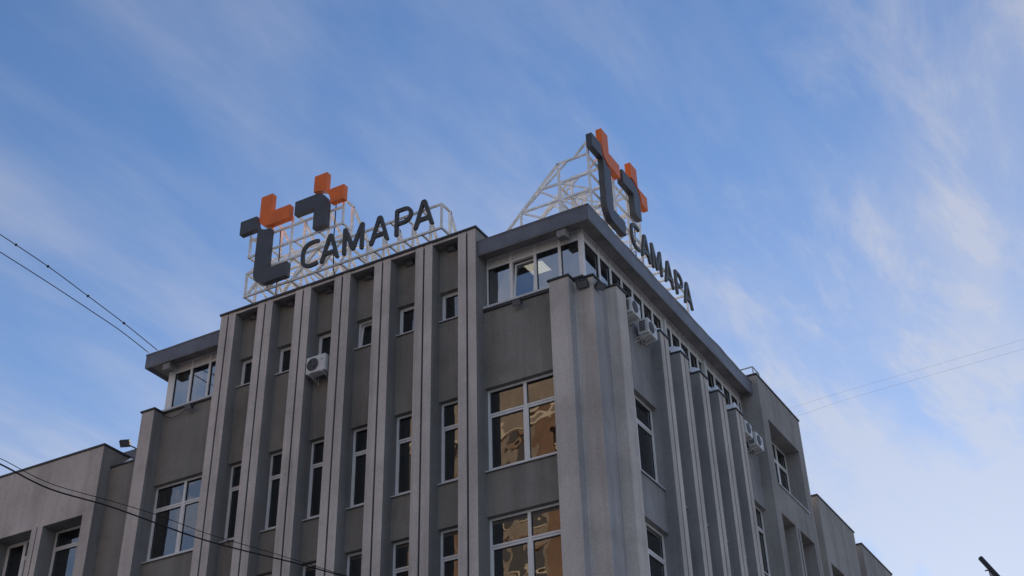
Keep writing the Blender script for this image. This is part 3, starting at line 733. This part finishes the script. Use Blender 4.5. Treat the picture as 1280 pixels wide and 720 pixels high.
for i, (a, c) in enumerate(bays):
    u = (a+c)/2+0.02; z = 21.42
    root = thing('soffit_lamp', (u, 25.05, z), f'small square lamp at the top of a pilaster bay, {names[i]} of six', 'lamp', 'lamps at the heads of the pilaster bays')
    b = MB(); pr_ = [(u-0.13, 24.98, z-0.085), (u+0.13, 24.98, z-0.085), (u+0.13, 25.13, z-0.13), (u-0.13, 25.13, z-0.13)]
    tp = [(x, y, zz_+0.05) for x, y, zz_ in pr_]
    for qd in (pr_, tp): b.face(qd, 'lamp_body')
    for k_ in range(4): b.face([pr_[k_], pr_[(k_+1) % 4], tp[(k_+1) % 4], tp[k_]], 'lamp_body')
    b.build('housing', root)
    b = MB(); b.face([(x*0.8+u*0.2, y*0.8+25.055*0.2, (zz_*0.8+(z-0.1075)*0.2)-0.004) for x, y, zz_ in pr_], 'lamp_glass'); b.build('lens', root, recalc=False)
    b = MB(); b.box((u-0.02, 25.04, z-0.07), (u+0.02, 25.08, z), 'lamp_body'); b.build('bracket', root)
for x, lab in ((-12.30, 'grey box fixed under the roof overhang near the corner above the ribbon window'), (-25.28, 'grey box fixed under the left end of the roof overhang')):
    root = thing('soffit_box', (x, 24.95, 20.6), lab, 'box', 'boxes under the roof overhang')
    b = MB(); b.box((x-0.13, 24.93, 20.44), (x+0.13, 25.14, 20.778), 'box_grey'); b.build('body', root, bevel=0.01)
    b = MB(); b.box((x-0.12, 24.915, 20.45), (x+0.12, 24.929, 20.66), 'box_grey'); b.build('lid', root, bevel=0.004)

# things seen through the ribbon glass
p_ = on(2, 672, 335, 20.50)
root = thing('ceiling_light', tuple(p_), 'lit square ceiling light behind the ribbon window at the corner', 'light')
b = MB(); b.box((p_.x-0.28, p_.y-0.28, 20.50), (p_.x+0.28, p_.y+0.28, 20.585), 'pvc'); b.build('frame', root)
b = MB(); b.box((p_.x-0.26, p_.y-0.26, 20.494), (p_.x+0.26, p_.y+0.26, 20.499), 'panel_light'); b.build('diffuser', root)
for k_ in range(6):
    b = MB(); b.box((p_.x-0.25+0.09*k_+0.02, p_.y-0.26, 20.480), (p_.x-0.25+0.09*k_+0.026, p_.y+0.26, 20.493), 'pvc'); b.build('louvre', root)
def curtain(x0, x1, y, label):
    b = MB(); n = int((x1-x0)/0.03); prev = None
    for i in range(n+1):
        x = x0+(x1-x0)*i/n; yy = y+0.035*math.sin(i*1.1)+0.02*math.sin(i*0.37)
        cur = [(x, yy, 18.0), (x, yy, 20.5)]
        if prev: b.face([prev[0], cur[0], cur[1], prev[1]], 'curtain')
        prev = cur
    o = b.build('curtain', recalc=False, smooth=True); tag(o, label, 'curtain', 'curtains behind the ribbon windows')
curtain(-14.35, -14.02, 25.55, 'pale curtain hanging behind the ribbon pane next to the tall pilaster block')
curtain(-12.35, -12.02, 25.55, 'pale curtain hanging behind the ribbon pane beside the corner post')
curtain(-24.95, -24.70, 25.60, 'pale curtain behind the leftmost ribbon window')

# ------------------------------------------------------------------ snow
def lump(b, x0, x1, y0, y1, z, h, seed):
    rnd = random.Random(seed); nx, ny = max(4, int((x1-x0)/0.07)), max(4, int((y1-y0)/0.07)); g = []
    ph = [rnd.uniform(0, 6) for _ in range(4)]
    for i in range(nx+1):
        row = []
        for j in range(ny+1):
            u, v = i/nx, j/ny
            e = min(1, 5*min(u, 1-u, v, 1-v)); e = math.sqrt(e)
            x = x0+(x1-x0)*u; y = y0+(y1-y0)*v
            q = 0.72+0.2*math.sin(x*9+ph[0])+0.2*math.sin(y*6+ph[1])+0.1*math.sin((x+y)*17+ph[2])+rnd.uniform(-.06, .06)
            row.append((x+rnd.uniform(-.008, .008), y+rnd.uniform(-.008, .008), z+h*e*max(q, 0.12)))
        g.append(row)
    for i in range(nx):
        for j in range(ny): b.face([g[i][j], g[i+1][j], g[i+1][j+1], g[i][j+1]], 'snow')
b = MB()
for i, y in enumerate(PIL): lump(b, XW-0.12, XF+0.03, y-0.01, y+pw+0.01, 19.158, 0.30 if i else 0.2, i)
lump(b, -11.72, -11.27, 25.83, 26.33, 19.172, 0.07, 11)
lump(b, -26.9, -25.83, W-0.02, W+0.40, 17.948, 0.16, 21)
for i in range(7): lump(b, RX+0.01, XW+0.04, 29.0+1.318*i*0.9, 29.5+1.318*i*0.9, 19.234, 0.05, 30+i)
lump(b, -39.9, -27.15, FP+0.02, FP+0.4, 18.518, 0.05, 41)
lump(b, -14.6, -11.6, 24.9, 25.4, 21.10, 0.05, 42)
so = b.build('snow', recalc=False, smooth=True); tag(so, 'thin snow lying on the pilaster caps, sills and parapets', 'snow', kind='stuff')

# ------------------------------------------------------------------ railing on the end block
root = thing('roof_railing', (-11.6, 36.3, ztop+0.05), 'thin metal railing on the roof of the tall end block', 'railing')
b = MB(); zt = ztop+0.05
b.bar((-12.6, 36.2, zt+0.32), (-11.42, 36.2, zt+0.32), 0.03, 'rail_metal'); b.bar((-11.42, 36.2, zt+0.32), (-11.42, 36.75, zt+0.32), 0.03, 'rail_metal'); b.build('rail', root)
for p in ((-12.5, 36.2), (-11.42, 36.2), (-11.42, 36.75)):
    b = MB(); b.bar((p[0], p[1], zt), (p[0], p[1], zt+0.32), 0.03, 'rail_metal'); b.build('post', root)

# ------------------------------------------------------------------ cables
def cable(name, pts, r, mname, label, group, cat='cable'):
    # smooth Catmull-Rom through the points
    P_ = [Vector(p) for p in pts]; P_ = [P_[0]*2-P_[1]]+P_+[P_[-1]*2-P_[-2]]; outp = []
    for i in range(1, len(P_)-2):
        for k_ in range(8):
            t_ = k_/8; a, b_, c, d = P_[i-1], P_[i], P_[i+1], P_[i+2]
            outp.append(0.5*((2*b_)+(c-a)*t_+(2*a-5*b_+4*c-d)*t_*t_+(3*b_-a-3*c+d)*t_**3))
    outp.append(P_[-2]); b = MB(); b.tube(outp, r, mname, 6); o = b.build(name, smooth=True); tag(o, label, cat, group)
    return o
def lerp(a, c, t_): return a+(c-a)*t_
px = [(-60, 553), (0, 580), (62, 611), (140, 634), (240, 670), (300, 687), (370, 704), (432, 721), (500, 741)]
cable('overhead_cable', [on(1, x, y, lerp(13, 24.6, i/8)) for i, (x, y) in enumerate(px)], 0.0145, 'cable_black', 'thick black overhead cable crossing low in front of the facade', 'overhead cables in front of the facade')
px = [(-60, 549), (0, 573), (62, 604), (140, 626.5), (200, 645), (262, 668), (340, 691), (432, 719.5), (500, 740)]
cable('overhead_cable', [on(1, x, y, lerp(13.3, 24.6, i/8)) for i, (x, y) in enumerate(px)], 0.007, 'cable_black', 'thinner black cable running just above the thick one across the facade', 'overhead cables in front of the facade')
px = [(-70, 248), (0, 293), (60, 333), (110, 370), (155, 404), (197, 438)]
wire_up = cable('roof_wire', [on(1, x, y, lerp(18.5, 25.2, i/5)) for i, (x, y) in enumerate(px)], 0.013, 'wire_grey', 'upper wire with clips running from the left roof end into the sky', 'wires from the left roof end')
for (x, y, dd) in ((60, 333, 0.4), (110, 370, 0.6), (155, 404, 0.8), (20, 306, 0.27)):
    q = on(1, x, y, lerp(18.5, 25.2, dd)); b = MB(); b.box((q.x-0.03, q.y-0.03, q.z-0.03), (q.x+0.03, q.y+0.03, q.z+0.03), 'cable_black'); b.build('clip', wire_up, bevel=0.01)
px = [(-70, 272), (0, 315), (60, 353), (110, 386), (150, 413), (186, 441)]
cable('roof_wire', [on(1, x, y, lerp(18.5, 25.2, i/5)) for i, (x, y) in enumerate(px)], 0.013, 'wire_grey', 'lower plain wire running from the left roof end into the sky', 'wires from the left roof end')
px = [(975, 514), (1060, 488), (1160, 459), (1280, 424), (1360, 400)]
cable('far_wire', [on(1, x, y, lerp(60, 50, i/4)) for i, (x, y) in enumerate(px)], 0.0045, 'wire_pale', 'upper faint wire in the sky right of the end block', 'faint wires on the right')
px = [(985, 524), (1060, 499), (1160, 470), (1280, 436), (1360, 412)]
cable('far_wire', [on(1, x, y, lerp(60, 50, i/4)) for i, (x, y) in enumerate(px)], 0.0045, 'wire_pale', 'lower faint wire in the sky right of the end block', 'faint wires on the right')

# ------------------------------------------------------------------ leaning flagpole at the lower right
tip = at_dist(1225.5, 697.5, 11.5); mid = at_dist(1262, 737, 11.3); foot = tip+(mid-tip)*2.6
root = thing('flagpole', (foot.x, foot.y, 0), 'dark leaning flagpole with pale furled cloth at the lower right', 'flagpole')
b = MB(); b.tube([tip, mid, foot], [0.020, 0.020, 0.022], 'pole_dark', 10); b.build('pole', root)
dv = (mid-tip).normalized(); side = dv.cross(Vector((0, 0, 1))).normalized()
b = MB(); prev = None
for i in range(15):
    t_ = i/14; a = tip+dv*(0.085+0.9*t_); sw = 0.015*math.sin(i*1.9)
    c = [a, a+Vector((0, 0, -0.22-0.04*math.sin(i*1.1)))+side*sw, a+Vector((0, 0, -0.45-0.05*math.sin(i*0.8)))+side*sw*2]
    if prev:
        for k_ in range(2): b.face([prev[k_], c[k_], c[k_+1], prev[k_+1]], 'cloth_pale')
    prev = c
b.build('flag', root, recalc=False, smooth=True)
b = MB(); q = tip+dv*0.14; b.bar(q, q-rt2*0.05-up2*0.006, 0.008, 'pole_dark'); b.build('hook', root)
b = MB(); b.tube([Vector((foot.x, foot.y, 0)), foot+Vector((0, 0, 0.12))], 0.05, 'pole_dark', 10); b.build('post', root)

# ------------------------------------------------------------------ sunlit tower across the street (mirrored in the windows)
tower = thing('apartment_tower', (-27, -12, 0), 'tan sunlit apartment tower mirrored in the large corner windows', 'building')
b = MB(); b.box((-39.5, -20, 0), (-15, -6, 38.2), 'tower_tan'); b.build('body', tower)
b = MB(); b.box((-39.9, -20.4, 38.2), (-14.6, -5.5, 38.9), 'tower_trim'); b.box((-39.7, -20.2, 33.4), (-14.8, -5.75, 33.7), 'tower_trim'); b.build('cornice', tower)
b = MB()
for x in (-39.5, -34.6, -29.7, -24.8, -19.9): b.box((x, -6.0, 0), (x+1.3, -5.6, 33.3), 'tower_brick')
b.build('brick_bay', tower)
shared = None; sharedf = None
for fl_ in range(11):
    for kx in range(10):
        x = -37.6+(kx//2)*4.9+(kx % 2)*1.75; z = 1.2+3.0*fl_
        if shared is None:
            q = MB(); q.box((-0.55, -5.995, 0), (0.55, -5.96, 1.7), 'tower_glass'); o = q.build('window', tower); shared = o.data
            q = MB(); q.box((-0.68, -5.994, -0.16), (0.68, -5.86, -0.02), 'tower_trim'); q.box((-0.68, -5.994, 1.72), (0.68, -5.86, 1.95), 'tower_brick'); f_ = q.build('surround', o); sharedf = f_.data
        else:
            o = bpy.data.objects.new('window', shared); col.objects.link(o); o.parent = tower
            f_ = bpy.data.objects.new('surround', sharedf); col.objects.link(f_); f_.parent = o
        o.location = Vector((x, 0, z))-WORLD[tower.name]; f_.location = (0, 0, 0)
